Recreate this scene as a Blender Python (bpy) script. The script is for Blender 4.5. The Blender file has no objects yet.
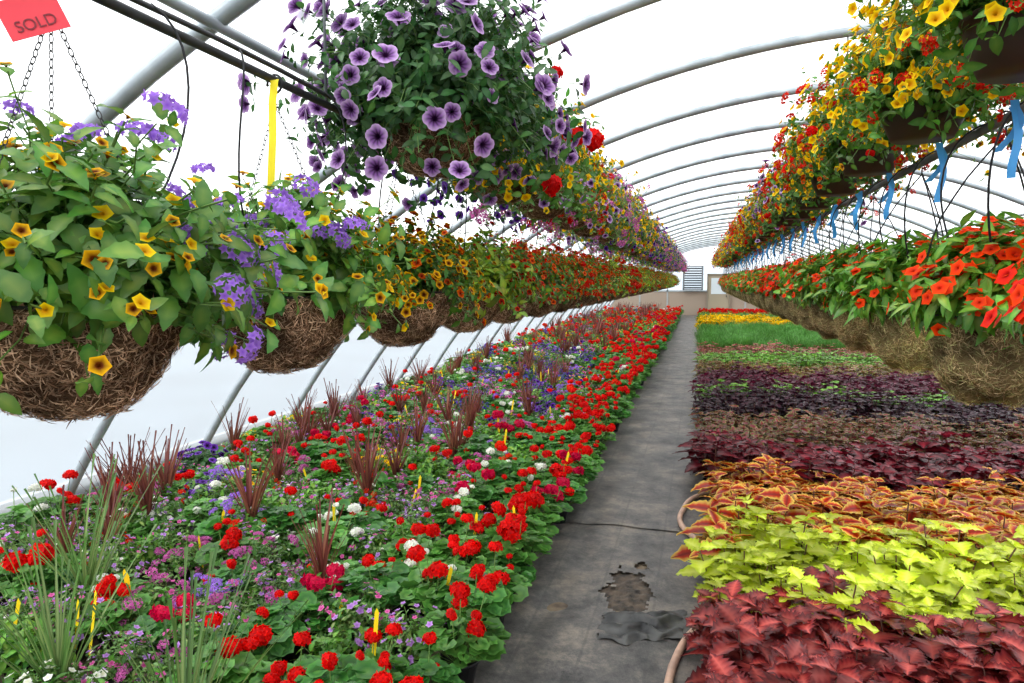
import bpy, math, random
import numpy as np
from mathutils import Vector, Matrix, noise
rng=np.random.default_rng(11); random.seed(5)
PI=math.pi
def lin(h):
    h=h.lstrip('#'); c=[int(h[i:i+2],16)/255 for i in (0,2,4)]
    return np.array([x/12.92 if x<=.04045 else ((x+.055)/1.055)**2.4 for x in c])
# ------------------------------------------------------------ materials
def newmat(name):
    m=bpy.data.materials.new(name); m.use_nodes=True
    nt=m.node_tree; nt.nodes.clear(); return m,nt
def colmat(name,trans=.3,rough=.45,spec=.35,var=.25,sat=1.0,val=1.0):
    m,nt=newmat(name); N=nt.nodes; L=nt.links
    out=N.new('ShaderNodeOutputMaterial'); at=N.new('ShaderNodeAttribute'); at.attribute_name='Col'
    oi=N.new('ShaderNodeObjectInfo'); mr=N.new('ShaderNodeMapRange'); mr.inputs[3].default_value=(1-var)*val; mr.inputs[4].default_value=(1+var)*val
    L.new(oi.outputs['Random'],mr.inputs[0])
    hs=N.new('ShaderNodeHueSaturation'); hs.inputs['Saturation'].default_value=sat; L.new(at.outputs['Color'],hs.inputs['Color']); L.new(mr.outputs[0],hs.inputs['Value'])
    p=N.new('ShaderNodeBsdfPrincipled'); p.inputs['Roughness'].default_value=rough; p.inputs['Specular IOR Level'].default_value=spec
    L.new(hs.outputs[0],p.inputs['Base Color'])
    if trans>0:
        t=N.new('ShaderNodeBsdfTranslucent'); L.new(hs.outputs[0],t.inputs['Color'])
        mx=N.new('ShaderNodeMixShader'); mx.inputs[0].default_value=trans
        L.new(p.outputs[0],mx.inputs[1]); L.new(t.outputs[0],mx.inputs[2]); L.new(mx.outputs[0],out.inputs[0])
    else: L.new(p.outputs[0],out.inputs[0])
    return m
def noisemat(name,c1,c2,scale=8,rough=.7,metal=0,bump=.2,detail=6):
    m,nt=newmat(name); N=nt.nodes; L=nt.links
    out=N.new('ShaderNodeOutputMaterial'); p=N.new('ShaderNodeBsdfPrincipled')
    tc=N.new('ShaderNodeTexCoord'); n=N.new('ShaderNodeTexNoise'); n.inputs['Scale'].default_value=scale; n.inputs['Detail'].default_value=detail
    L.new(tc.outputs['Object'],n.inputs['Vector'])
    r=N.new('ShaderNodeValToRGB'); r.color_ramp.elements[0].position=.35; r.color_ramp.elements[1].position=.65
    r.color_ramp.elements[0].color=(*c1,1); r.color_ramp.elements[1].color=(*c2,1)
    L.new(n.outputs[0],r.inputs[0]); L.new(r.outputs[0],p.inputs['Base Color'])
    b=N.new('ShaderNodeBump'); b.inputs['Strength'].default_value=bump; b.inputs['Distance'].default_value=.02; L.new(n.outputs[0],b.inputs['Height']); L.new(b.outputs[0],p.inputs['Normal'])
    p.inputs['Roughness'].default_value=rough; p.inputs['Metallic'].default_value=metal
    L.new(p.outputs[0],out.inputs[0]); return m
M_LEAF=colmat('leaf',.35,.42,.45,.22,1.03,.84)
M_PET=colmat('petal',.35,.6,.15,.1,1.03)
M_STEM=colmat('plain_coloured',0,.5,.3,.05)
M_MOSS=colmat('moss_fibre',0,.95,.05,.1)
SLOTS=[M_LEAF,M_PET,M_STEM,M_MOSS]
M_METAL=noisemat('galvanised_steel',lin('#8f989d'),lin('#aab2b6'),6,.45,.35,.03)
M_RAIL=noisemat('dull_steel_rail',lin('#4c5052'),lin('#6c7072'),9,.5,.3,.05)
M_BLACK=noisemat('black_poly_pipe',lin('#15171a'),lin('#2a2d30'),20,.5,0,.05)
M_SOIL=noisemat('soil',lin('#4d4238'),lin('#84745f'),9,.95,0,.8,10)
M_WET=noisemat('wet_soil',lin('#221d18'),lin('#5c4e40'),16,.7,0,1.0,12)
M_OUT=noisemat('outdoor_gravel',lin('#3c4750'),lin('#525f69'),.4,.95,0,.1)
M_HOSE=noisemat('hose_rubber',lin('#a98a78'),lin('#c9a48c'),12,.5,0,.05)
M_FLAP=noisemat('torn_cloth',lin('#222324'),lin('#50504e'),10,.5,0,.4)

# ------------------------------------------------------------ mesh builder
class T:
    def __init__(s,V,F,C,mi):
        s.V=np.asarray(V,float); s.F=np.asarray(F,int).reshape(-1,3); s.C=np.asarray(C,float)
        s.mi=np.full(len(s.F),mi,int) if np.isscalar(mi) else np.asarray(mi,int)
class MB:
    def __init__(s): s.V=[];s.F=[];s.C=[];s.M=[];s.n=0
    def add(s,t,M,P,tint=None):
        P=np.asarray(P,float).reshape(-1,3); n=len(P)
        if n==0:return
        m=len(t.V)
        o=np.einsum('nij,mj->nmi',M,t.V)+P[:,None]
        F=t.F[None]+(np.arange(n)*m)[:,None,None]+s.n
        C=np.broadcast_to(t.C[None],(n,m,3)).copy()
        if tint is not None: C*=np.asarray(tint).reshape(n,1,-1)
        s.V.append(o.reshape(-1,3)); s.F.append(F.reshape(-1,3)); s.C.append(C.reshape(-1,3)); s.M.append(np.tile(t.mi,n)); s.n+=n*m
    def raw(s,V,F,col,mi):
        V=np.asarray(V,float); C=np.broadcast_to(col,(len(V),3))
        s.add(T(V,F,C,mi),np.eye(3)[None],np.zeros((1,3)))
    def tpl(s): return T(np.concatenate(s.V),np.concatenate(s.F),np.concatenate(s.C),np.concatenate(s.M))
    def mesh(s,name,slots=None,smooth=True):
        V=np.concatenate(s.V);F=np.concatenate(s.F);C=np.concatenate(s.C);M=np.concatenate(s.M)
        me=bpy.data.meshes.new(name)
        me.vertices.add(len(V)); me.vertices.foreach_set('co',V.astype(np.float32).ravel())
        me.loops.add(len(F)*3); me.loops.foreach_set('vertex_index',F.astype(np.int32).ravel())
        me.polygons.add(len(F)); me.polygons.foreach_set('loop_start',(np.arange(len(F))*3).astype(np.int32))
        try: me.polygons.foreach_set('loop_total',np.full(len(F),3,np.int32))
        except Exception: pass
        for m in (slots or SLOTS): me.materials.append(m)
        me.polygons.foreach_set('material_index',M.astype(np.int32))
        me.polygons.foreach_set('use_smooth',np.full(len(F),smooth))
        me.update(calc_edges=True)
        a=me.color_attributes.new('Col','FLOAT_COLOR','POINT')
        a.data.foreach_set('color',np.concatenate([C,np.ones((len(C),1))],1).astype(np.float32).ravel())
        return me
def nrm(a): return a/np.maximum(np.linalg.norm(a,axis=-1,keepdims=True),1e-9)
def frame(d,up,s=1.0):
    y=nrm(d); x=nrm(np.cross(y,up)); z=np.cross(x,y)
    M=np.stack([x,y,z],-1); s=np.asarray(s,float)
    if s.ndim==2: return M*s[:,None,:]
    return M*(s.reshape(-1,1,1))
def framez(n,s=1.0):
    z=nrm(n); r=rng.normal(size=z.shape); x=nrm(np.cross(r,z)); y=np.cross(z,x)
    return np.stack([x,y,z],-1)*np.asarray(s,float).reshape(-1,1,1)
def tubeVF(pts,r,sides=6,closed=False):
    pts=np.asarray(pts,float); n=len(pts)
    tg=np.gradient(pts,axis=0); tg=nrm(tg)
    ref=np.array([0,0,1.]) if abs(tg[0][2])<.9 else np.array([1.,0,0])
    V=[]; 
    x=nrm(np.cross(tg[0],ref))
    for i in range(n):
        x=nrm(x-tg[i]*np.dot(x,tg[i])); y=np.cross(tg[i],x)
        rr=r[i] if hasattr(r,'__len__') else r
        for k in range(sides):
            a=2*PI*k/sides; V.append(pts[i]+rr*(math.cos(a)*x+math.sin(a)*y))
    F=[]
    for i in range(n-1):
        for k in range(sides):
            a=i*sides+k;b=i*sides+(k+1)%sides;c=a+sides;d=b+sides
            F+=[(a,b,d),(a,d,c)]
    for k in range(1,sides-1): F+=[(0,k+1,k),((n-1)*sides,(n-1)*sides+k,(n-1)*sides+k+1)]
    return np.array(V),np.array(F)
def gridF(a,b):
    F=[]
    for i in range(a-1):
        for j in range(b-1):
            p=i*b+j; F+=[(p,p+1,p+b+1),(p,p+b+1,p+b)]
    return F
def leafT(k=4,sv=(-1,0,1),W=.5,fold=.25,droop=.3,serr=0,colfn=None,p=.85,mi=0,wav=0):
    t=np.linspace(0,1,k+1); V=[];C=[]
    for i,tt in enumerate(t):
        w=W/2*max(math.sin(PI*tt**p),0)**.8 if 0<tt<1 else .01
        if serr and 0<i<k: w*=1+serr*(1 if i%2 else -1)
        for s in sv:
            V.append((s*w, tt-(serr*.35/k*2*abs(s) if i%2 else 0), fold*abs(s)*w-droop*tt*tt+wav*math.sin(i*2.1+s*2)*abs(s)))
            C.append(colfn(tt,abs(s)) if colfn else (1,1,1))
    return T(V,gridF(k+1,len(sv)),C,mi)
def cf(center,edge,thr=.5,tipw=.0,rib=None,soft=.25):
    center=lin(center);edge=lin(edge); rb=lin(rib) if rib else center
    def f(t,s):
        m=min(1,max(0,(max(s,abs(t-.45)*1.7)-thr)/soft))
        c=center*(1-m)+edge*m
        if s<.1 and rib: c=rb
        return c
    return f
def simple_leaf(c1,c2,**k): return leafT(colfn=cf(c1,c2,.3),**k)
L_GREEN=simple_leaf('#629238','#4a8230',W=.5)
L_BRIGHT=simple_leaf('#8cba4e','#66a03a',W=.55)
L_DARK=simple_leaf('#4c7a40','#3a6a34',W=.55)
L_LIME=simple_leaf('#b9d24e','#94be3c',W=.5)
L_OLIVE=simple_leaf('#8fae6a','#689448',W=.42)
L_LANCE=simple_leaf('#96c052','#62a038',W=.36)
L_LANT=leafT(k=8,W=.56,serr=.1,fold=.3,droop=.35,colfn=cf('#86b050','#5c9440',.3))
def roundleaf(c,zone,edge,n=14):
    V=[(0,0,0)];C=[lin(c)]
    for r,z,cc in ((.55,.05,zone),(1,.22,edge)):
        for i in range(n):
            a=.25+ (2*PI-.5)*i/(n-1)
            rr=r*(1+(.07*(1 if i%2 else -1) if r==1 else 0))
            V.append((rr*math.sin(a),-rr*math.cos(a),z+ (.07*math.sin(a*5) if r==1 else 0))); C.append(lin(cc))
    F=[]
    for i in range(n-1):
        F+=[(0,1+i,2+i),(1+i,1+n+i,2+n+i),(1+i,2+n+i,2+i)]
    return T(V,F,C,0)
L_GER=roundleaf('#78a850','#4c8438','#68a048')
L_GER2=roundleaf('#689c48','#3a7434','#549040')
def flower(rings,n,lobes=5,depth=.15,vein=0):
    V=[];C=[]
    for ri,(r,z,c) in enumerate(rings):
        for i in range(n):
            a=2*PI*i/n
            l=abs(math.cos(a*lobes/2))**.6
            rr=r*(1-depth*(1-l) if ri==len(rings)-1 else 1)
            V.append((rr*math.cos(a),rr*math.sin(a),z+(.05*l if ri==len(rings)-1 else 0)))
            cc=lin(c)
            if vein and 0<ri<len(rings)-1 and i%vein==0: cc=cc*.4
            C.append(cc)
    F=[]
    for ri in range(len(rings)-1):
        for i in range(n):
            a=ri*n+i;b=ri*n+(i+1)%n; F+=[(a,b,b+n),(a,b+n,a+n)]
    for i in range(1,n-1):F.append((0,i,i+1))
    return T(V,F,C,1)
def petunia(throat,mid,edge,n=20): return flower([(.06,-.7,throat),(.2,-.15,throat),(.55,.02,mid),(1,.0,edge)],n,5,.16,2)
def cali(throat,edge,n=10): return flower([(.07,-.4,throat),(.3,-.05,throat),(1,.05,edge)],n,5,.2)
def floret(c,c2=None,depth=.3):
    c2=c2 or c; V=[(0,0,-.1)];C=[lin(c2)]
    for i in range(10):
        a=2*PI*i/10; r=1 if i%2 else 1-depth; V.append((r*math.cos(a),r*math.sin(a),.12 if i%2 else .0)); C.append(lin(c)*(1 if i%2 else .8))
    return T(V,[(0,1+i,1+(i+1)%10) for i in range(10)],C,1)
def cluster(fl,n,s,low=-1.0,flat=1.0):
    i=np.arange(n)+.5; z=1-(1-low)*i/n; ph=i*2.39996; r=np.sqrt(np.maximum(0,1-z*z))
    d=np.stack([r*np.cos(ph),r*np.sin(ph),z],-1)
    P=d*np.array([1,1,flat])*(.8+.2*rng.random((n,1)))
    mb=MB(); mb.add(fl,framez(d+rng.normal(size=d.shape)*.25,np.full(n,s)),P,rng.uniform(.75,1.15,(n,1)))
    return mb.tpl()
H_RED=cluster(floret('#f0201c','#b80c12'),34,.42,-.5,.75)
H_ORANGE=cluster(floret('#f4442a','#c02418'),34,.42,-.5,.75)
H_PINKR=cluster(floret('#dc1c4c','#a80c34'),30,.42,-.5,.75)
H_WHITE=cluster(floret('#f6f4f2','#d8e0c0'),26,.42,-.4,.7)
V_PURP=cluster(floret('#b68ae8','#8a58cc',.45),20,.30,0,.55)
V_PINK=cluster(floret('#d878b8','#b04890',.45),16,.33,0,.55)
V_RED=cluster(floret('#e83420','#b01c14',.45),16,.36,0,.55)
F_PET=petunia('#300c38','#9664ae','#d2b0de')
F_PETD=petunia('#240c38','#5a2c92','#7444b0',12)
F_PETPK=petunia('#7a1040','#d85aa0','#e888bc',12)
F_YEL=cali('#d89810','#f8d820'); F_YELB=cali('#6a3008','#f8bc24'); F_OR=cali('#a02808','#f06a1c'); F_REDC=cali('#7a1808','#e8301c')
F_WHITE=floret('#fbfaf6','#e8e8c0',.2); F_LAV=floret('#d0a0e4','#9860c0',.3); F_PKS=floret('#e878b8','#b03878',.3); F_BLUE=floret('#6450c0','#382888',.3)
F_IMP=flower([(.05,-.1,'#b82410'),(.4,.05,'#f03c1c'),(1,.0,'#fc5830')],10,5,.22)
F_IMPR=flower([(.05,-.1,'#900c10'),(.4,.05,'#d8241c'),(1,.0,'#f03824')],10,5,.22)
STEM=T([(math.cos(a),y,math.sin(a)) for y in (0,1) for a in (0,2.094,4.189)],[(0,1,4),(0,4,3),(1,2,5),(1,5,4),(2,0,3),(2,3,5)],np.ones((6,3)),2)
def stems(mb,A,B,r,col):
    A=np.asarray(A,float);B=np.asarray(B,float); d=B-A; l=np.linalg.norm(d,axis=1); n=len(A)
    M=frame(d,np.tile([[.3,.2,1.]],(n,1)),np.stack([np.full(n,r),l,np.full(n,r)],-1))
    mb.add(STEM,M,A,np.tile(col,(n,1)))
def pot(mb,r=.075,h=.13,col='#1c1c1e',z0=0):
    n=14; V=[];prof=[(r*.7,0),(r,h),(r*1.08,h),(r*1.08,h-.012),(r*.9,h-.015),(0.001,h-.02)]
    for rr,z in prof:
        for i in range(n): V.append((rr*math.cos(2*PI*i/n),rr*math.sin(2*PI*i/n),z+z0))
    F=[]
    for k in range(len(prof)-1):
        for i in range(n):
            a=k*n+i;b=k*n+(i+1)%n; F+=[(a,b,b+n),(a,b+n,a+n)]
    mb.raw(V,F,lin(col),2)
# generic foliage made of leafy shoots; inner shoots are shorter so that the mass is full
def foliage(mb,species,S,R,Hup,cz,lo=-.3,grav=.12,nodes=6,t0=.35,jit=.12,inner=.35,spill=0.0):
    K=len(species)
    az=rng.uniform(0,2*PI,S); se=rng.uniform(lo,1,S); ce=np.sqrt(1-se**2)
    d=np.stack([np.cos(az)*ce,np.sin(az)*ce,se],-1)
    L=rng.uniform(.78,1.12,S)*np.where(rng.random(S)<.07,1.22,1); inn=rng.random(S)<inner; L=np.where(inn,rng.uniform(.45,.8,S),L)
    sp=np.floor((az/(2*PI)*K*(2 if K<4 else 1)+rng.normal(0,.35,S)))%K
    ts=np.linspace(t0,1,nodes)
    ext=np.stack([np.full(S,R),np.full(S,R),np.full(S,Hup)],-1)
    gr=grav+spill*(rng.random(S)<.28)*(se<.35)
    for k in range(K):
        s=species[k]; m=sp==k; n=m.sum()
        if n==0: continue
        dd=d[m]*ext[m]*L[m][:,None]*s.get('len',1); g=gr[m][:,None]; isin=np.tile(inn[m],nodes)
        P=[]
        for t in ts:
            p=dd*t; p=p+np.array([0,0,1.])*(-g*(t**2)*(1-.5*d[m][:,2:3]))+np.array([0,0,cz])+rng.normal(size=p.shape)*jit*R*.18
            P.append(p)
        P=np.array(P); TG=np.gradient(P,axis=0)
        for j in range(nodes-1): stems(mb,P[j],P[j+1],s.get('sr',.0018),lin(s.get('stemc','#5a7a38')))
        pts=P.reshape(-1,3); tg=nrm(TG.reshape(-1,3)); q=len(pts)
        side=nrm(np.cross(tg,rng.normal(size=tg.shape)))
        for sg in (1,-1)+((1,) if s.get('dense') else ()):
            dirv=tg*rng.uniform(.1,.9,(q,1))+side*sg+np.array([0,0,.1])
            upv=nrm(pts-np.array([0,0,cz-.1]))+np.array([0,0,.7])+rng.normal(size=tg.shape)*.35
            sz=s['ls']*rng.uniform(.65,1.2,q)*np.where(isin,1.35,1)
            tint=np.stack([rng.uniform(.62,1.38,q)]*3,-1)*np.stack([rng.uniform(.8,1.3,q),np.ones(q),rng.uniform(.8,1.1,q)],-1)
            mb.add(s['leaf'],frame(dirv,upv,sz),pts+rng.normal(size=pts.shape)*.008,tint)
        for (ft,fs,pt,pn) in s['fl']:
            w=rng.random((nodes,n)); pr=np.full((nodes,1),pn); pr[-1]=pt; pr[:max(1,nodes//2)]=0
            mm=(w<pr).reshape(-1)&~isin; fp=pts[mm]; nn=len(fp)
            if nn==0: continue
            nor=nrm(fp-np.array([0,0,cz-.05]))+np.array([0,0,.35])+rng.normal(size=fp.shape)*.35
            fp=fp+nrm(nor)*fs*rng.uniform(.6,1.6,(nn,1))
            mb.add(ft,framez(nor,fs*rng.uniform(.75,1.15,nn)),fp,rng.uniform(.85,1.1,(nn,1)))
# ------------------------------------------------------------ bed plants
def geranium(head,leaf=L_GER,nh=5,hr=.041):
    mb=MB(); pot(mb)
    n=70; az=rng.uniform(0,2*PI,n); rr=np.sqrt(rng.random(n))*.17
    P=np.stack([rr*np.cos(az),rr*np.sin(az),.15+.14*np.sqrt(np.maximum(0,1-(rr/.19)**2))*rng.uniform(.55,1,n)],-1)
    out=np.stack([np.cos(az),np.sin(az),-.1*np.ones(n)],-1)
    mb.add(leaf,frame(out,np.stack([np.cos(az)*rr*4,np.sin(az)*rr*4,np.ones(n)],-1)+rng.normal(size=P.shape)*.3,rng.uniform(.026,.05,n)),P,rng.uniform(.6,1.4,(n,1)))
    stems(mb,np.tile([[0,0,.11]],(n,1))+P*np.array([.2,.2,0]),P,.0018,lin('#6a8a48'))
    az=rng.uniform(0,2*PI,nh)+np.arange(nh)*2*PI/nh; r=rng.uniform(.03,.15,nh)
    H=np.stack([r*np.cos(az),r*np.sin(az),rng.uniform(.28,.43,nh)-r*.3],-1)
    stems(mb,H*np.array([.4,.4,0])+[0,0,.14],H,.0025,lin('#6a8a48'))
    mb.add(head,framez(np.tile([[0,0,1.]],(nh,1))+rng.normal(size=H.shape)*.25,hr*rng.uniform(.5,1.3,nh)),H)
    return mb
def mound(species,S=60,R=.17,H=.17,nodes=4,cz=.13,potted=True):
    mb=MB()
    if potted: pot(mb)
    foliage(mb,species,S,R,H,cz,lo=.02,grav=.02,nodes=nodes,t0=.45,inner=.15)
    return mb
def blades(mb,n,lo,hi,w,cols,base=(0,0,.13),spread=.5,bend=.25):
    for c in cols:
        tp=leafT(k=7,sv=(-1,0,1),W=w,fold=.6,droop=bend,colfn=cf(c[0],c[1],.4),p=.45)
        m=n//len(cols); az=rng.uniform(0,2*PI,m); tilt=rng.uniform(.05,spread,m)
        d=np.stack([np.cos(az)*tilt,np.sin(az)*tilt,np.ones(m)],-1)
        up=np.stack([-np.cos(az),-np.sin(az),tilt],-1)
        mb.add(tp,frame(d,up,rng.uniform(lo,hi,m)),np.tile([base],(m,1))+rng.normal(size=(m,3))*.006,rng.uniform(.7,1.3,(m,1)))
def spikeplant(flsp,cols=(('#8e524a','#6c3834'),('#a06a52','#703e38')),n=24,lo=.26,hi=.50):
    mb=mound(flsp,60,.17,.13); blades(mb,n,lo,hi,.05,cols,(0,0,.16),.42,.12); return mb
def coleus(colfn,ls=.11,ns=7,R=.11,H=.25,serr=.16,W=.66,levels=4,k=10,jit=.28,sv=(-1,-.5,0,.5,1)):
    mb=MB()
    tp=leafT(k=k,sv=sv,W=W,fold=.25,droop=.3,serr=serr,colfn=colfn,p=.72,wav=.025)
    a=np.arange(ns)*2.4; r=R*np.sqrt((np.arange(ns)+.3)/ns); base=np.stack([r*np.cos(a),r*np.sin(a),np.zeros(ns)],-1)
    top=base*1.35+np.stack([np.zeros(ns)]*2+[H*rng.uniform(.7,1.15,ns)],-1)
    stems(mb,base*.6,top,.003,lin('#6a4a40'))
    ph0={}
    for lv in range(levels):
        f=1-lv*.17
        for q in range(ns):
            p=base[q]*.6*(1-f)+top[q]*f; ph=random.random()*PI if lv==0 else ph0[q]+PI/2
            ph0[q]=ph
            s=ls*(.6 if lv==0 else (.95 if lv==1 else 1.1))
            azs=np.array([ph,ph+PI]); 
            if lv==0: azs=np.array([ph,ph+PI,ph+PI/2,ph-PI/2])
            m=len(azs); d=np.stack([np.cos(azs),np.sin(azs),np.full(m,.45 if lv==0 else .1)],-1)+rng.normal(size=(m,3))*jit*.4
            up=np.tile([[0,0,1.]],(m,1))+rng.normal(size=(m,3))*jit
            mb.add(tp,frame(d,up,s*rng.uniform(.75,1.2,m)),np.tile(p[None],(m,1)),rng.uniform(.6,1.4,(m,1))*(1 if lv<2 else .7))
    pot(mb,.06,.06)
    return mb
def sp(leaf,ls,fl,**k): return dict(leaf=leaf,ls=ls,fl=fl,**k)
def variants(fn,name,n=2): return [fn().mesh(name+'_mesh') for _ in range(n)]
P={}
P['red_geranium']=variants(lambda:geranium(H_RED),'red_geranium',4)
P['sparse_geranium']=variants(lambda:geranium(H_RED,L_GER2,2,.037),'sparse_geranium',3)
P['coral_geranium']=variants(lambda:geranium(H_ORANGE,L_GER2,4),'coral_geranium',1)
P['crimson_geranium']=variants(lambda:geranium(H_PINKR,L_GER2,4),'crimson_geranium',1)
P['white_geranium']=variants(lambda:geranium(H_WHITE,L_GER,4,.03),'white_geranium',2)
P['white_bedding_flower']=variants(lambda:mound([sp(L_GREEN,.04,[(F_WHITE,.018,.7,.15)])]),'white_bedding')
P['lavender_bedding_flower']=variants(lambda:mound([sp(L_OLIVE,.032,[(F_LAV,.016,1,.45)]),sp(L_GREEN,.035,[(F_PKS,.015,.9,.3)]),sp(L_OLIVE,.03,[(F_LAV,.015,.8,.3),(F_WHITE,.01,.3,.1)])],70),'lavender_bedding',3)
P['pink_verbena']=variants(lambda:mound([sp(L_OLIVE,.035,[(V_PINK,.03,.6,.06)]),sp(L_GREEN,.035,[(F_PKS,.016,.6,.2)])],60),'pink_verbena',2)
P['purple_verbena']=variants(lambda:mound([sp(L_OLIVE,.035,[(V_PURP,.03,.6,.06)]),sp(L_GREEN,.035,[(F_LAV,.016,.6,.2)])],60),'purple_verbena',1)
P['violet_petunia']=variants(lambda:mound([sp(L_DARK,.045,[(F_PETD,.03,.9,.15)])]),'violet_petunia')
P['blue_bedding_flower']=variants(lambda:mound([sp(L_DARK,.035,[(F_BLUE,.018,1,.5)])]),'blue_bedding')
P['pink_petunia']=variants(lambda:mound([sp(L_GREEN,.045,[(F_PETPK,.026,.6,.1)])]),'pink_petunia')
P['yellow_bedding_flower']=variants(lambda:mound([sp(L_BRIGHT,.04,[(F_YEL,.02,.7,.15)])]),'yellow_bedding')
P['green_foliage_plant']=variants(lambda:mound([sp(L_BRIGHT,.055,[]),sp(L_GREEN,.05,[])],50),'green_foliage')
P['red_spike_dracaena']=variants(lambda:spikeplant([sp(L_GREEN,.036,[(F_LAV,.015,.9,.4)]),sp(L_GREEN,.045,[(V_RED,.022,.3,.02)]),sp(L_OLIVE,.032,[(F_WHITE,.013,.6,.2)])]),'red_spike',4)
def gspike():
    mb=MB(); pot(mb); blades(mb,34,.4,.68,.022,(('#6f8f50','#4f743a'),('#94a868','#5f8044')),(0,0,.1),.6,.12)
    foliage(mb,[sp(L_OLIVE,.03,[(F_PKS,.014,.7,.2)])],40,.15,.1,.12,lo=.05,grav=.02,nodes=3); return mb
P['green_spike_dracaena']=variants(gspike,'green_spike',2)
def band(name,fn,n=2): P[name]=variants(fn,name,n)
band('crimson_coleus',lambda:coleus(cf('#b2403c','#662228',.4,rib='#cc6058'),.13,7,.12,.28,.26,.8,k=12),3)
band('lime_coleus',lambda:coleus(cf('#e0e644','#bed438',.4,rib='#e8f070'),.11,7,.13,.28,.22,.8),3)
band('copper_coleus',lambda:coleus(cf('#c83c22','#ecd060',.72,rib='#84201a',soft=.16),.16,5,.12,.27,.12,.6,k=12,sv=(-1,-.85,-.4,0,.4,.85,1)),3)
band('burgundy_coleus',lambda:coleus(cf('#841c2c','#501420',.4,rib='#a03440'),.14,5,.12,.27,.14,.62),3)
band('olive_coleus',lambda:coleus(cf('#84343a','#7f8c4c',.5),.085,8,.13,.25,.14,.6,k=6),3)
band('black_coleus',lambda:coleus(cf('#421826','#2a1222',.4),.09,8,.13,.25,.14,.6,k=6),2)
band('plum_coleus',lambda:coleus(cf('#641c34','#4c2034',.6),.09,8,.13,.25,.14,.6,k=6),2)
band('edged_coleus',lambda:coleus(cf('#782838','#a8bc50',.68),.09,8,.13,.25,.1,.6,k=6),2)
band('green_coleus',lambda:coleus(cf('#8aba50','#5c963c',.5),.08,9,.13,.25,.1,.6,k=5),2)
band('rosy_coleus',lambda:coleus(cf('#c05468','#7c9a50',.5),.08,9,.13,.25,.1,.6,k=5),1)
def grass():
    mb=MB(); pot(mb,.06,.06)
    for q in range(5): blades(mb,40,.18,.3,.05,(('#84b45c','#629e48'),),(random.uniform(-.1,.1),random.uniform(-.1,.1),.05),.5,.2)
    return mb
band('grassy_seedling',grass,2)
band('yellow_marigold',lambda:mound([sp(L_BRIGHT,.04,[(F_YEL,.034,1,.5)])],60),1)
band('scarlet_bedding',lambda:mound([sp(L_GREEN,.04,[(H_RED,.03,.8,.1)])],40),1)

COL=bpy.context.scene.collection
def link(o): COL.objects.link(o); return o
def empty(name,loc=(0,0,0)):
    e=bpy.data.objects.new(name,None); e.location=loc; e.empty_display_size=.1; return link(e)
def child(name,me,par,loc=(0,0,0),rot=0,s=1,tilt=0):
    o=bpy.data.objects.new(name,me); o.parent=par; o.location=loc; o.rotation_euler=(random.uniform(-tilt,tilt),random.uniform(-tilt,tilt),rot); o.scale=(s,s,s); return link(o)
BEDS={}
def put(kind,x,y,s=1.0,z=0.0,bed=None,var=.17,tilt=.06):
    bn=bed or kind+'_bed'
    if bn not in BEDS: BEDS[bn]=empty(bn,(0,0,0))
    child(kind+'_plant',random.choice(P[kind]),BEDS[bn],(x,y,z),random.uniform(0,6.28),s*random.uniform(1-var,1+var),tilt)
def pick(w):
    return random.choices([a for a,_ in w],[b for _,b in w])[0]
# left bed
MIX='mixed_bedding_flower_bed'
y=1.35
while y<34.5:
    st=.26 if y<12 else .33; sc=1.0 if y<12 else 1.2
    x=-.98; ci=0
    while x>-4.35:
        px=x+random.uniform(-.06,.05); py=y+random.uniform(-.06,.06)
        if ci<=0: k=pick([('red_geranium',8),('crimson_geranium',.6),('sparse_geranium',2.5)])
        elif ci<=2: k=pick([('red_geranium',2.4),('sparse_geranium',2.4),('crimson_geranium',.5),('green_foliage_plant',1.4),('white_geranium',.5),('yellow_bedding_flower',.5),('coral_geranium',.4),('lavender_bedding_flower',1.4)])
        elif y<4.2:
            k=pick([('red_geranium',1.3),('sparse_geranium',1.8),('coral_geranium',.3),('white_geranium',1.2),('lavender_bedding_flower',4.6),('pink_verbena',1.2),('purple_verbena',1),('red_spike_dracaena',1.2),('green_foliage_plant',.8),('crimson_geranium',.6),('white_bedding_flower',.9)])
            if px<-2.1 and py<3 and random.random()<.3: x-=st; ci+=1; continue
        elif y<7.5:
            k=pick([('red_geranium',2.0),('sparse_geranium',1.6),('crimson_geranium',.7),('white_geranium',.8),('lavender_bedding_flower',3.8),('pink_verbena',1),('purple_verbena',.8),('red_spike_dracaena',2.4),('green_foliage_plant',1),('violet_petunia',.8),('yellow_bedding_flower',.4)])
        elif y<14:
            vi=2.3 if -3.2<x<-1.6 else .5
            k=pick([('red_geranium',1.4),('sparse_geranium',1),('pink_petunia',1),('white_geranium',1),('blue_bedding_flower',2*vi),('violet_petunia',2*vi),('purple_verbena',1.5),('lavender_bedding_flower',2.8),('pink_verbena',1),('red_spike_dracaena',3),('green_foliage_plant',2),('yellow_bedding_flower',1)])
        else:
            k=pick([('red_geranium',2),('sparse_geranium',1.5),('green_foliage_plant',3.5),('yellow_bedding_flower',2.4),('red_spike_dracaena',2.2),('pink_petunia',1.2),('coral_geranium',1.5),('lavender_bedding_flower',1.5),('violet_petunia',.8)])
        put(k,px,py,sc,bed=MIX)
        x-=st; ci+=1
    y+=st
for (x,y) in ((-2.35,1.95),(-1.62,1.78),(-2.9,2.6)): put('green_spike_dracaena',x,y,1.05,bed=MIX)
for (x,y) in ((-1.85,3.0),(-2.7,3.6),(-3.4,3.5),(-2.2,4.2),(-3.9,3.9)): put('red_spike_dracaena',x,y,1.15,bed=MIX)
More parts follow.
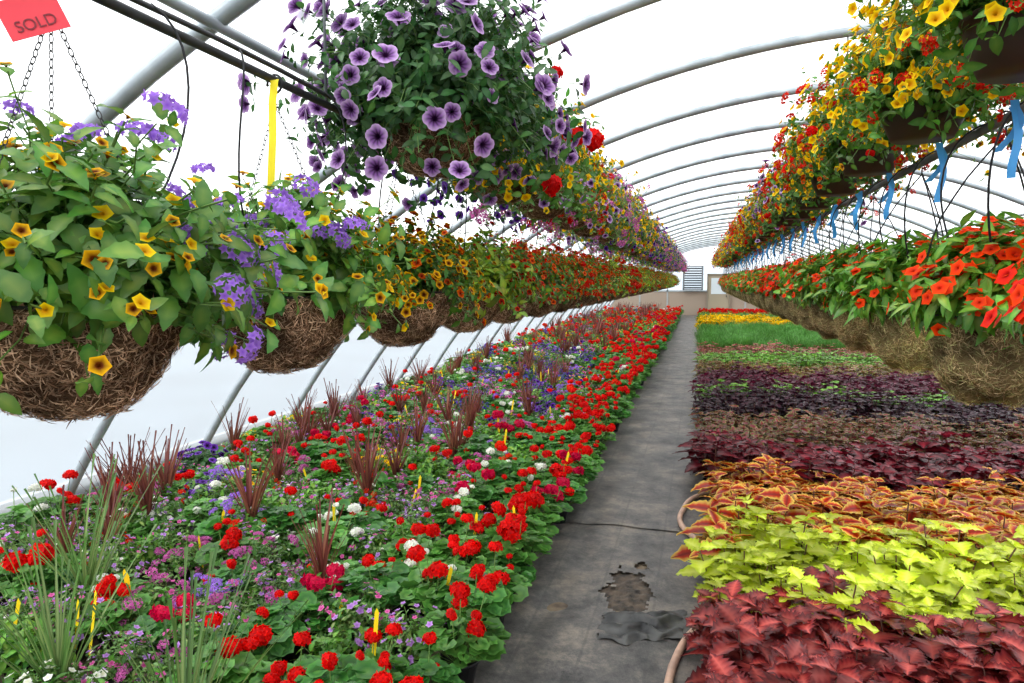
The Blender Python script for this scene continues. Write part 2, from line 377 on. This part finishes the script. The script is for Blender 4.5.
# right bed
bands=[(1.5,3.1,'crimson_coleus',.21),(3.1,4.1,'lime_coleus',.21),(4.1,5.5,'copper_coleus',.23),(5.5,6.7,'burgundy_coleus',.23),(6.7,8.2,'olive_coleus',.24),
 (8.2,9.3,'black_coleus',.24),(9.3,9.7,'green_coleus',.24),(9.7,11.4,'plum_coleus',.25),(11.4,13.0,'edged_coleus',.26),(13.0,14.6,'green_coleus',.27),(14.6,16.4,'rosy_coleus',.28),
 (16.4,23,'grassy_seedling',.3),(23.4,27.6,'yellow_marigold',.32),(28,31,'green_foliage_plant',.34),(31,34,'scarlet_bedding',.34)]
for bi,(y0,y1,k,st) in enumerate(bands):
    y=y0+st*.45
    while y<y1:
        x=(.24 if y<4.4 else (.30 if y<5.7 else .18))+random.uniform(-.03,.03); xm=min(6.6,.5*y+1.4)
        while x<xm:
            wob=.12*math.sin(x*2.3+bi)+.08*math.sin(x*5.1+bi*2)
            put(k,x+random.uniform(-.04,.04),y+wob+random.uniform(-.04,.04),1.12 if y<9 else 1.22,bed=k+('_bed' if y0<11 else '_row'),var=.24 if y<14 else .3,tilt=.16)
            x+=st
        y+=st
# ------------------------------------------------------------ plant label stakes
mb=MB()
for i in range(70):
    x=random.uniform(-3.9,-1.0); y=2.2+ (random.random()**1.4)*18; h=random.uniform(.27,.40); a=random.uniform(-.6,.6); w=.009
    c,s=math.cos(a),math.sin(a); tl=random.uniform(-.07,.07)
    V=[(x-w*c,y-w*s,.1),(x+w*c,y+w*s,.1),(x+w*c+tl,y+w*s,h),(x+tl,y,h+.02),(x-w*c+tl,y-w*s,h)]
    mb.raw(V,[(0,1,2),(0,2,4),(4,2,3)],lin('#f2d21e'),2)
child('plant_label_stakes',mb.mesh('stakes'),BEDS[MIX])
# ------------------------------------------------------------ hanging baskets
FIB=leafT(k=3,sv=(-1,1),W=.11,fold=0,droop=.5,p=.6,colfn=lambda t,s:(1,1,1),mi=3)
def mossbowl(R,D,c,sq=1.0,nf=13000):
    mb=MB(); n=48;m=18;V=[];C=[]
    cols=[lin(q) for q in c]
    lump=lambda x,y,z:(noise.noise(Vector((x*11,y*11,z*11)))+.5*noise.noise(Vector((x*27,y*27,z*27))))
    for j in range(m):
        a=PI/2*j/(m-1)
        for i in range(n):
            t=2*PI*i/n; r=R*max(0.0,math.cos(a))**sq; z=-D*math.sin(a)
            x,y=math.cos(t)*r,math.sin(t)*r; l=lump(x,y,z); f=.965+.08*l
            V.append((x*f,y*f,z*f)); C.append(cols[2]*(.6+.5*(l+.5)))
    F=[]
    for j in range(m-1):
        for i in range(n):
            a=j*n+i;b=j*n+(i+1)%n;F+=[(a,b+n,b),(a,a+n,b+n)]
    mb.add(T(V,F,C,3),np.eye(3)[None],np.zeros((1,3)))
    a=np.arcsin(rng.random(nf)); t=rng.uniform(0,2*PI,nf); r=R*np.maximum(0,np.cos(a))**sq
    Pp=np.stack([r*np.cos(t),r*np.sin(t),-D*np.sin(a)],-1)
    nor=nrm(Pp*np.array([1/R,1/R,1/D])+np.array([0,0,-.1])); 
    tang=nrm(np.cross(nor,rng.normal(size=nor.shape)))
    cl=np.array([lump(*q) for q in Pp])
    tint=np.array(cols)[rng.integers(0,len(cols),nf)]*(rng.uniform(.55,1.35,nf)*np.clip(1+1.1*cl,.35,1.8))[:,None]
    mb.add(FIB,frame(tang+nor*rng.uniform(-.1,.6,(nf,1)),nor+rng.normal(size=nor.shape)*.4,rng.uniform(.012,.034,nf)),Pp*(.975+.08*cl[:,None])+nor*.004,tint)
    tt=np.linspace(0,2*PI,33); rv,rf=tubeVF(np.stack([R*1.02*np.cos(tt),R*1.02*np.sin(tt),0*tt],-1),.004,5); mb.raw(rv,rf,lin('#2c2c28'),2)
    tt=tt[:-1]; V=[(0,0,-.01)]+[(R*.96*math.cos(q),R*.96*math.sin(q),-.01) for q in tt]; mb.raw(V,[(0,1+i,1+(i+1)%32) for i in range(32)],lin('#3a2c20'),3)
    return mb.mesh('moss_bowl_mesh')
def plasticbowl(R,D):
    mb=MB(); n=32; prof=[(R*1.05,.0),(R*1.05,-.02),(R,-.02),(R*.93,-D*.5),(R*.72,-D),(.001,-D)];V=[]
    for r,z in prof:
        for i in range(n): V.append((r*math.cos(2*PI*i/n),r*math.sin(2*PI*i/n),z))
    F=[]
    for k in range(len(prof)-1):
        for i in range(n):
            a=k*n+i;b=k*n+(i+1)%n;F+=[(a,b+n,b),(a,a+n,b+n)]
    mb.raw(V,F,lin('#3a2c24'),2); 
    V=[(0,0,-.02)]+[(R*math.cos(2*PI*i/n),R*math.sin(2*PI*i/n),-.02) for i in range(n)]; mb.raw(V,[(0,1+i,1+(i+1)%n) for i in range(n)],lin('#3a2c20'),3)
    return mb.mesh('plastic_bowl_mesh')
def linkT():
    tt=np.linspace(0,2*PI,13); pts=np.stack([.3*np.cos(tt),.62*np.sin(tt),0*tt],-1); V,F=tubeVF(pts,.09,4); return T(V,F,np.tile(lin('#3a3a3a'),(len(V),1)),2)
LINK=linkT()
def hanger(R,H,kind):
    mb=MB(); top=np.array([0,0,H-.07])
    for q in range(3):
        a=2*PI*q/3+.5; p0=np.array([R*math.cos(a),R*math.sin(a),0])
        if kind=='chain':
            d=top-p0; L=np.linalg.norm(d); n=int(L/.017); tsn=(np.arange(n)+.5)/n
            Pp=p0+d*tsn[:,None]; up=np.where((np.arange(n)%2==0)[:,None],np.array([[1.,.2,0]]),np.array([[-.2,1.,0]]))
            mb.add(LINK,frame(np.tile(d,(n,1)),up,.0165),Pp)
        else:
            t=np.linspace(0,1,10)[:,None]; bow=np.array([math.cos(a),math.sin(a),0])*.10
            pts=p0+(top-p0)*t+bow*np.sin(t*PI)+rng.normal(size=(10,3))*.001
            V,F=tubeVF(pts,.004,5); mb.raw(V,F,lin('#1b1c1e'),2)
    t=np.linspace(-.5*PI,PI*1.05,12); pts=[(0,0,H-.075),(0,0,H-.05)]+[(.03*math.cos(q),0,H-.012+.03*math.sin(q)) for q in t]
    V,F=tubeVF(pts,.004,5); mb.raw(V,F,lin('#1b1c1e'),2)
    return mb.mesh('hanger_mesh')
def fol(species,S,R,Hup,cz,lo=-.3,grav=.1,nodes=7,**k):
    mb=MB(); foliage(mb,species,S,R,Hup,cz,lo,grav,nodes,t0=.2,**k); return mb.mesh('foliage_mesh')
sY=sp(L_BRIGHT,.046,[(F_YELB,.018,.8,.12),(F_YEL,.017,.5,.08)])
sLant=sp(L_LANT,.062,[(F_YELB,.017,.4,.05),(F_YEL,.017,.4,.05)],sr=.0025)
sVp=sp(L_LANT,.052,[(V_PURP,.042,.42,.035),(F_YELB,.018,.2,.04)])
sOr=sp(L_GREEN,.038,[(F_YELB,.021,1,.35),(F_OR,.02,.3,.06)])
sOr2=sp(L_GREEN,.038,[(F_OR,.022,1,.38)])
sRed=sp(L_BRIGHT,.048,[(F_REDC,.022,.9,.28)])
sYl=sp(L_GREEN,.04,[(F_YEL,.025,1,.45)])
sPet=sp(L_DARK,.050,[(F_PET,.042,.46,.045)])
sPd=sp(L_DARK,.045,[(F_PETD,.03,.7,.15)])
sPm=sp(L_OLIVE,.045,[(F_PET,.036,.7,.1)])
sGr=sp(L_LIME,.06,[])
sVr=sp(L_GREEN,.045,[(V_RED,.035,.8,.15),(H_RED,.03,.1,.02)])
sGer=sp(L_GREEN,.055,[(H_RED,.055,.10,.0),(F_YEL,.024,.5,.1)],len=1.12)
sPk=sp(L_OLIVE,.04,[(V_PINK,.035,.6,.1)])
sImp=sp(L_LANCE,.08,[(F_IMP,.033,1,.40)],dense=1)
sImp2=sp(L_LANCE,.11,[(F_IMP,.034,.5,.10)],dense=1)
sImpR=sp(L_GREEN,.065,[(F_IMPR,.033,1,.5),(F_IMP,.033,.7,.35)])
FO={}
FO['a1']=fol([sLant,sY,sLant,sVp,sLant,sVp],430,.44,.36,.03,-.02,.05,spill=.11)
FO['a2']=fol([sY,sVp,sLant,sY,sOr,sLant],390,.39,.34,.03,-.01,.04,spill=.10)
FO['a3']=fol([sOr],330,.37,.33,.02,-.04,.05,spill=.10)
FO['a4']=fol([sGr,sOr,sGr,sRed],320,.39,.34,.02,-.03,.05,spill=.10)
FO['a5']=fol([sOr2,sRed],320,.39,.34,.02,-.03,.05,spill=.10)
FO['a6']=fol([sRed,sGr,sVr,sOr2],300,.40,.34,.02,-.03,.05,spill=.10)
FO['u1']=fol([sPet],840,.56,.46,.16,-.45,.09,nodes=7,spill=.1)
FO['u2']=fol([sYl,sPd,sPd,sYl,sGer],480,.50,.44,.14,-.5,.14)
FO['u3']=fol([sPm,sYl,sVr,sPd,sPk],450,.48,.44,.14,-.5,.14)
FO['u4']=fol([sPm,sPk,sYl],450,.48,.44,.14,-.5,.14)
FO['r0']=fol([sYl,sYl,sVr,sYl],480,.47,.42,.08,-.10,.10,spill=.12)
FO['r1']=fol([sYl,sYl,sVr,sOr],480,.46,.42,.06,-.12,.12,spill=.12)
FO['r2']=fol([sYl,sVr,sOr2],460,.45,.42,.06,-.12,.12,spill=.12)
FO['r3']=fol([sVr,sPm,sYl],450,.45,.42,.06,-.12,.12,spill=.12)
FO['i1']=fol([sImp,sImp2],360,.33,.34,.03,.03,.02,spill=.07)
FO['i2']=fol([sImpR,sImp,sImpR],340,.33,.31,.03,.03,.02,spill=.07)
BROWN=['#84664f','#a4846a','#5c4634','#bc9e82']; TAN=['#a08a66','#c0ac82','#7c6c4a','#a0a06c']
BL=[mossbowl(.235,.255,BROWN) for _ in range(2)]; BR=[mossbowl(.235,.37,TAN,.62) for _ in range(2)]; BU=[mossbowl(.235,.22,BROWN,nf=7000)]; BP=[plasticbowl(.18,.18)]
HL=hanger(.24,.70,'chain'); HR=hanger(.24,.80,'wire'); HU=hanger(.235,.58,'wire'); HP=hanger(.17,.45,'wire')
def basket(kind,x,y,z,bowl,f,h,rot=None,s=1.0,dz=0):
    e=empty(kind,(x,y,z))
    child('bowl',random.choice(bowl),e,(0,0,0),random.uniform(0,6))
    child('foliage',FO[f],e,(0,0,dz),random.uniform(0,6.28) if rot is None else rot,s)
    child('hanger',h,e,(0,0,0),random.uniform(-.3,.3))
seq=['a1','a2','a3','a4','a5','a6']
LY=[1.2,2.0,2.95,3.85]
while LY[-1]<34: LY.append(LY[-1]+.9)
for i,y in enumerate(LY):
    f=seq[i] if i<6 else random.choice(['a4','a5','a6','a5','a6','a3'])
    basket('moss_hanging_basket',-1.35,y,1.70,BL,f,HL,rot={0:math.radians(-175),1:math.radians(-175)}.get(i))
y=2.85;i=0
while y<34:
    f=['u1','u2','u3'][i] if i<3 else random.choice(['u2','u3','u4','u4'])
    basket('upper_flower_basket',-1.13,y,2.42,BU,f,HU,rot={1:math.radians(20)}.get(i)); y+=1.05;i+=1
y=2.55;i=0
while y<34:
    f=['r0','r1','r0','r2','r3'][i] if i<5 else random.choice(['r1','r2','r3','r2','r0'])
    basket('pot_hanging_basket',.97,y,2.58,BP,f,HP); y+=1.05;i+=1
y=2.15;i=0
while y<34:
    basket('impatiens_moss_basket',1.17,y,1.61,BR,'i1' if i==1 else random.choice(['i1','i2','i2']),HR); y+=1.08;i+=1
# ------------------------------------------------------------ structure
CX,CZ,RR=1.37,-3.43,7.0
YE=36.0; YS=-3.0
def arch_z(x,R=RR): return CZ+math.sqrt(R*R-(x-CX)**2)
def archpts(R,y,n=49): 
    am=math.acos((-CZ-.02)/R)
    return [(CX+R*math.sin(-am+2*am*i/(n-1)),y,CZ+R*math.cos(-am+2*am*i/(n-1))) for i in range(n)]
def simple(name,V,F,mats,par=None,smooth=False,loc=(0,0,0)):
    me=bpy.data.meshes.new(name); me.from_pydata([tuple(map(float,v)) for v in V],[],[tuple(map(int,f)) for f in F]); 
    for m in mats: me.materials.append(m)
    if smooth: me.polygons.foreach_set('use_smooth',[True]*len(me.polygons))
    o=bpy.data.objects.new(name,me); o.location=loc
    if par: o.parent=par
    return link(o)
V,F=tubeVF(archpts(RR-.05,0),.036,8)
rib=bpy.data.meshes.new('rib'); rib.from_pydata(V.tolist(),[],F.tolist()); rib.materials.append(M_METAL); rib.polygons.foreach_set('use_smooth',[True]*len(rib.polygons))
ribY=[2.32 if k==0 else 2.54+1.46*k for k in range(-3,23)]
for yy in ribY:
    o=bpy.data.objects.new('arch_rib',rib); o.location=(0,yy,0); link(o)
def pipe(name,x,z,r,mat,y0=-2.8,y1=35.8,sag=0):
    ys=np.arange(y0,y1,.3); pts=np.stack([np.full_like(ys,x),ys,z+sag*np.sin(ys*4.3)],-1); V,F=tubeVF(pts,r,8); return simple(name,V,F,[mat],smooth=True)
pipe('purlin_pipe',-1.80,arch_z(-1.80)-.09,.022,M_METAL); pipe('purlin_pipe',4.54,arch_z(4.54)-.09,.022,M_METAL)
pipe('purlin_pipe',CX,arch_z(CX)-.12,.024,M_METAL)
for x,z,n in ((-1.35,2.4,'basket_pipe'),(1.17,2.4,'basket_pipe'),(-1.13,3.0,'basket_pipe'),(.97,3.02,'basket_pipe')):
    pipe(n,x,z,.014 if x<0 else .02,M_BLACK if x<0 else M_RAIL)
    pipe('irrigation_tube',x+.03,z+.022,.008,M_BLACK,sag=.006)
    mb=MB()
    for k,yy in enumerate(ribY):
        V,F=tubeVF([(x,yy,z),(x,yy,arch_z(x)-.06)],.006,5); mb.raw(V,F,lin('#555a5c'),2)
    link(bpy.data.objects.new('pipe_hanger_rods',mb.mesh('rods')))
# drip tubes
mb=MB()
def bez(a,b,c,d,n=14):
    t=np.linspace(0,1,n)[:,None]; a,b,c,d=map(np.array,(a,b,c,d)); return (1-t)**3*a+3*(1-t)**2*t*b+3*(1-t)*t*t*c+t**3*d
for y in LY:
    for q in (-.22,.25):
        x=-1.32; V,F=tubeVF(bez((x,y+q,2.43),(x+.12,y+q*1.3,2.35),(x+.1*random.uniform(-1,1),y+q*1.4,2.0),(x-.03,y+q*.3,1.75)),.0032,5); mb.raw(V,F,lin('#17181a'),2)
y=2.15
while y<34:
    for q in (-.25,.2):
        x=1.2; V,F=tubeVF(bez((x,y+q,2.43),(x-.25,y+q*1.3,2.4),(x-.22,y+q*1.4,1.95),(x-.03,y+q*.3,1.65)),.0045,5); mb.raw(V,F,lin('#17181a'),2)
    y+=1.08
link(bpy.data.objects.new('drip_irrigation_tubes',mb.mesh('drip')))
# film
m,nt=newmat('greenhouse_film'); N=nt.nodes;L=nt.links
out=N.new('ShaderNodeOutputMaterial');tr=N.new('ShaderNodeBsdfTransparent');tr.inputs[0].default_value=(.98,.99,1,1)
tl=N.new('ShaderNodeBsdfTranslucent');tl.inputs[0].default_value=(.84,.89,.93,1);df=N.new('ShaderNodeBsdfDiffuse');df.inputs[0].default_value=(.70,.75,.80,1)
m1=N.new('ShaderNodeMixShader');m1.inputs[0].default_value=.35;L.new(tl.outputs[0],m1.inputs[1]);L.new(df.outputs[0],m1.inputs[2])
m2=N.new('ShaderNodeMixShader');m2.inputs[0].default_value=.36;L.new(tr.outputs[0],m2.inputs[1]);L.new(m1.outputs[0],m2.inputs[2]);L.new(m2.outputs[0],out.inputs[0])
M_FILM=m
ys=[YS,10,23,YE]; V=[];n=65
for yy in ys: V+=archpts(RR+.01,yy,n)
F=[(i*n+j,i*n+j+1,(i+1)*n+j+1,(i+1)*n+j) for i in range(3) for j in range(n-1)]
simple('ceiling',V,F,[M_FILM],smooth=True)
for nm,yy in (('wall_far',YE),('wall_back',YS)):
    p=archpts(RR+.01,yy,41); simple(nm,p,[list(range(len(p)))],[M_FILM])
def box(mb,x0,x1,y0,y1,z0,z1,col,mi=2):
    V=[(x,y,z) for x in (x0,x1) for y in (y0,y1) for z in (z0,z1)]
    F=[(0,1,3),(0,3,2),(4,6,7),(4,7,5),(0,4,5),(0,5,1),(2,3,7),(2,7,6),(0,2,6),(0,6,4),(1,5,7),(1,7,3)]
    mb.raw(V,F,col,mi)
def SM(mb,name,par=None,loc=(0,0,0)):
    o=bpy.data.objects.new(name,mb.mesh(name,smooth=False)); o.location=loc; o.parent=par; return link(o)
mb=MB(); 
for xx in (-3,-1.6,2.2,4,5.5): box(mb,xx-.04,xx+.04,YE-.1,YE-.02,0,arch_z(xx)-.05,lin('#9aa0a0'))
box(mb,-4.3,7,YE-.1,YE-.02,1.2,1.28,lin('#9aa0a0')); box(mb,-4.5,7.2,YE-.08,YE-.03,0,1.2,lin('#97897a'))
SM(mb,'trim_1')
e=empty('exhaust_fan_shutter',(-.35,YE-.15,1.9)); mb=MB()
for a in ((-.5,-.42,-.6,.6),(.42,.5,-.6,.6)): box(mb,a[0],a[1],-.1,0,a[2],a[3],lin('#70757a'))
for a in (-.6,.54): box(mb,-.5,.5,-.1,0,a,a+.06,lin('#70757a'))
SM(mb,'frame',e); mb=MB()
for k in range(9): box(mb,-.42,.42,-.08+.02*(k%2),-.02,-.52+k*.12,-.45+k*.12,lin('#2c3034'))
SM(mb,'slats',e)
e=empty('door_1',(.9,YE-.15,0)); mb=MB(); box(mb,-.5,.5,-.05,0,0,2.05,lin('#9a917c')); box(mb,-.36,.36,-.06,-.05,1.1,1.9,lin('#c8d4d8')); SM(mb,'panel',e)
mb=MB(); box(mb,-.56,-.5,-.08,.02,0,2.1,lin('#80796a'));box(mb,.5,.56,-.08,.02,0,2.1,lin('#80796a'));box(mb,-.56,.56,-.08,.02,2.05,2.12,lin('#80796a'));box(mb,.36,.4,-.1,-.05,.95,1.05,lin('#404040'));SM(mb,'frame',e)
mb=MB(); box(mb,CX-6.14,CX-6.08,YS,YE,0,.18,lin('#7d8488')); SM(mb,'baseboard_left')
mb=MB(); box(mb,CX+6.08,CX+6.14,YS,YE,0,.18,lin('#7d8488')); SM(mb,'baseboard_right')
# ground
simple('outdoor_ground',[(-80,-60,-.06),(80,-60,-.06),(80,120,-.06),(-80,120,-.06)],[(0,1,2,3)],[M_OUT])
simple('floor',[(CX-6.1,YS,0),(CX+6.1,YS,0),(CX+6.1,YE,0),(CX-6.1,YE,0)],[(0,1,2,3)],[M_SOIL])
m,nt=newmat('woven_ground_cloth'); N=nt.nodes;L=nt.links
out=N.new('ShaderNodeOutputMaterial');p=N.new('ShaderNodeBsdfPrincipled');tc=N.new('ShaderNodeTexCoord')
n1=N.new('ShaderNodeTexNoise');n1.inputs['Scale'].default_value=2.6;n1.inputs['Detail'].default_value=14;n1.inputs['Roughness'].default_value=.86;L.new(tc.outputs['Object'],n1.inputs['Vector'])
r=N.new('ShaderNodeValToRGB');r.color_ramp.elements[0].position=.38;r.color_ramp.elements[0].color=(*lin('#2c2c2c'),1);r.color_ramp.elements[1].position=.64;r.color_ramp.elements[1].color=(*lin('#877d70'),1)
e2=r.color_ramp.elements.new(.5);e2.color=(*lin('#565350'),1);L.new(n1.outputs[0],r.inputs[0])
w1=N.new('ShaderNodeTexWave');w1.bands_direction='X';w1.inputs['Scale'].default_value=45;L.new(tc.outputs['Object'],w1.inputs['Vector'])
w2=N.new('ShaderNodeTexWave');w2.bands_direction='Y';w2.inputs['Scale'].default_value=45;L.new(tc.outputs['Object'],w2.inputs['Vector'])
mu=N.new('ShaderNodeMath');mu.operation='MULTIPLY';L.new(w1.outputs['Fac'],mu.inputs[0]);L.new(w2.outputs['Fac'],mu.inputs[1])
w3=N.new('ShaderNodeTexWave');w3.bands_direction='X';w3.inputs['Scale'].default_value=1.05;w3.inputs['Phase Offset'].default_value=1;L.new(tc.outputs['Object'],w3.inputs['Vector'])
gt=N.new('ShaderNodeMath');gt.operation='GREATER_THAN';gt.inputs[1].default_value=.995;L.new(w3.outputs['Fac'],gt.inputs[0])
ml=N.new('ShaderNodeMath');ml.operation='MULTIPLY';ml.inputs[1].default_value=.3;L.new(gt.outputs[0],ml.inputs[0])
mx=N.new('ShaderNodeMixRGB');mx.inputs[2].default_value=(*lin('#303030'),1);L.new(ml.outputs[0],mx.inputs[0]);L.new(r.outputs[0],mx.inputs[1])
L.new(mx.outputs[0],p.inputs['Base Color']);p.inputs['Roughness'].default_value=.5
b=N.new('ShaderNodeBump');b.inputs['Strength'].default_value=.3;b.inputs['Distance'].default_value=.003;L.new(mu.outputs[0],b.inputs['Height']);L.new(b.outputs[0],p.inputs['Normal'])
L.new(p.outputs[0],out.inputs[0]);M_MAT=m
def nz(x,y,s=1.0): return noise.noise(Vector((x*s,y*s,.3)))
def cloth(name,x0,x1,y0,y1,st,z,hole=None,amp=.014):
    nx=int((x1-x0)/st)+1;ny=int((y1-y0)/st)+1;V=[];F=[]
    for j in range(ny):
        for i in range(nx):
            x=x0+i*st;y=y0+j*st; zz=z+amp*(.5+nz(x,y,5)+.5*nz(x*2,y*.4,4)) 
            if hole: zz+=.012*math.exp(-abs(hole(x,y))*14)
            V.append((x,y,zz))
    for j in range(ny-1):
        for i in range(nx-1):
            if hole and hole(x0+(i+.5)*st,y0+(j+.5)*st)<0: continue
            a=j*nx+i; F.append((a,a+1,a+nx+1,a+nx))
    return simple(name,V,F,[M_MAT],smooth=True)
hole=lambda x,y: math.hypot((x+.34)/.8,(y-3.75)/1.9)-.165-.1*nz(x,y,7)-.06*nz(x,y,22)
cloth('path_ground_cloth',-1.02,.2,-1.0,4.8,.015,.006,hole)
cloth('path_ground_cloth',-1.02,.2,4.74,35.9,.06,.014)
V=[];nx=50
for j in range(nx):
    for i in range(nx):
        x=-.64+.60*i/(nx-1); y=3.25+1.0*j/(nx-1); d=math.hypot((x+.34)/.28,(y-3.75)/.48)
        V.append((x,y,-.006+.022*max(0,1-d)+.02*max(0,1-d*.8)*nz(x,y,30)))
simple('soil_patch',V,gridF(nx,nx),[M_WET],smooth=True)
V=[];nx,ny=54,22
for j in range(ny):
    for i in range(nx):
        u=i/(nx-1);v=j/(ny-1)
        x=-.44+u*.40+.03*nz(v,u,5); y=3.16+v*.30+.14*u*u+.05*nz(u,v,4); V.append((x,y,.018+.03*(1+math.sin(v*19+u*4+nz(u,v,3)*4))*math.sin(PI*min(1,u*.85+.15))*math.sin(PI*(v*.9+.05))+.014*nz(x,y,18)))
simple('torn_cloth_flap',V,[(j*nx+i,j*nx+i+1,(j+1)*nx+i+1,(j+1)*nx+i) for j in range(ny-1) for i in range(nx-1)],[M_FLAP],smooth=True)
# hose
pts=np.concatenate([bez((-.09,1.0,.03),(-.13,1.8,.03),(-.12,2.6,.03),(-.08,3.0,.03)),bez((-.07,3.05,.03),(-.02,3.4,.03),(.1,3.5,.03),(.25,3.7,.03))[1:],bez((.3,3.8,.03),(.34,4.4,.03),(-.14,4.5,.05),(-.10,5.0,.05))[1:],bez((-.08,5.15,.05),(-.04,5.6,.05),(.2,5.7,.03),(.3,5.9,.03))[1:]])
V,F=tubeVF(pts,.019,10); simple('garden_hose',V,F,[M_HOSE],smooth=True)
# tags
def ribbon(mb,pts,w,col,wd=(1,0,0)):
    pts=np.array(pts,float); wd=nrm(np.array(wd,float)); V=[]
    for q in pts: V+=[q-wd*w/2,q+wd*w/2]
    F=[]
    for i in range(len(pts)-1): F+=[(2*i,2*i+1,2*i+3),(2*i,2*i+3,2*i+2)]
    mb.raw(V,F,lin(col),2)
for yy in [2.93,3.73,4.65,5.5,6.4,7.3,8.2,9.2,10.2,11.2,12.3,13.4,14.6,15.8,17,18.5,20,22,24]:
    mb=MB(); s=random.uniform(-.05,.05)
    t=np.linspace(0,1,12); ribbon(mb,np.stack([.02*np.sin(t*6+s*50)-.03,s*t+.03*np.sin(t*6+s*40),.02-t*.28],-1),.036,'#3f9fe4',(.9,.35,0.1)); ribbon(mb,np.stack([.03*np.sin(t*4)-.04,.06*t,.0-t*.15],-1),.032,'#52aaec',(.9,-.35,.1))
    o=bpy.data.objects.new('blue_ribbon_tag',mb.mesh('ribbon')); o.location=(1.12,yy,2.38); link(o)
mb=MB(); ribbon(mb,[(0,0,.03),(.01,-.02,.02),(0,-.02,-.05),(.005,-.03,-.15),(-.01,-.03,-.34)],.024,'#f2dc28',(.9,.35,0)); 
o=bpy.data.objects.new('yellow_strip_tag',mb.mesh('ytag')); o.location=(-1.34,1.99,2.37); link(o)
e=empty('sold_tag',(-1.35,1.155,2.30)); mb=MB(); box(mb,-.065,.065,-.001,.001,-.045,.045,lin('#ee4854')); SM(mb,'card',e)
mb=MB(); V,F=tubeVF([(0,0,.045),(.0,0,.10)],.002,4); mb.raw(V,F,lin('#d8d8d8'),2); SM(mb,'string',e)
cu=bpy.data.curves.new('sold_text','FONT'); cu.body='SOLD'; cu.size=.036; cu.align_x='CENTER'; cu.align_y='CENTER'; cu.extrude=.0006
mt,nt=newmat('tag_ink'); o_=nt.nodes.new('ShaderNodeOutputMaterial');p_=nt.nodes.new('ShaderNodeBsdfPrincipled');p_.inputs['Base Color'].default_value=(.2,.01,.02,1);nt.links.new(p_.outputs[0],o_.inputs[0]);cu.materials.append(mt)
to=bpy.data.objects.new('lettering',cu); to.parent=e; to.location=(0,-.003,-.02); to.rotation_euler=(PI/2,0,0); link(to)
e.rotation_euler=(0,math.radians(-24),math.radians(40)); e.scale=(.88,.88,.88)
# ------------------------------------------------------------ light
w=bpy.data.worlds.new('World'); bpy.context.scene.world=w; w.use_nodes=True; nt=w.node_tree; nt.nodes.clear();N=nt.nodes;L=nt.links
out=N.new('ShaderNodeOutputWorld');bg=N.new('ShaderNodeBackground');tc=N.new('ShaderNodeTexCoord');sx=N.new('ShaderNodeSeparateXYZ');r=N.new('ShaderNodeValToRGB')
L.new(tc.outputs['Generated'],sx.inputs[0]);L.new(sx.outputs['Z'],r.inputs[0]);r.color_ramp.elements[0].position=.0;r.color_ramp.elements[0].color=(.42,.50,.56,1);r.color_ramp.elements[1].position=.08;r.color_ramp.elements[1].color=(1,1,1,1)
L.new(r.outputs[0],bg.inputs[0]);bg.inputs[1].default_value=2.6;L.new(bg.outputs[0],out.inputs[0])
sl=bpy.data.lights.new('sun','SUN');sl.energy=2.8;sl.angle=math.radians(20);so=bpy.data.objects.new('sun',sl);so.rotation_euler=(math.radians(25),math.radians(-32),0);link(so)
# ------------------------------------------------------------ camera
cam=bpy.data.cameras.new('camera');cam.lens=24;cam.sensor_width=36;cam.clip_end=300
co=bpy.data.objects.new('camera',cam);th=math.radians(15.35);ph=math.radians(5.06)
s,c=math.sin(th),math.cos(th);sp_,cp=math.sin(ph),math.cos(ph)
Fv=Vector((-s*cp,c*cp,-sp_));Rv=Vector((c,s,0));Uv=Rv.cross(Fv)
co.matrix_world=Matrix(((Rv.x,Uv.x,-Fv.x,0),(Rv.y,Uv.y,-Fv.y,0),(Rv.z,Uv.z,-Fv.z,1.75),(0,0,0,1)))
link(co);bpy.context.scene.camera=co
bpy.context.scene.view_settings.view_transform='Standard'
print('OBJ',len(bpy.data.objects))
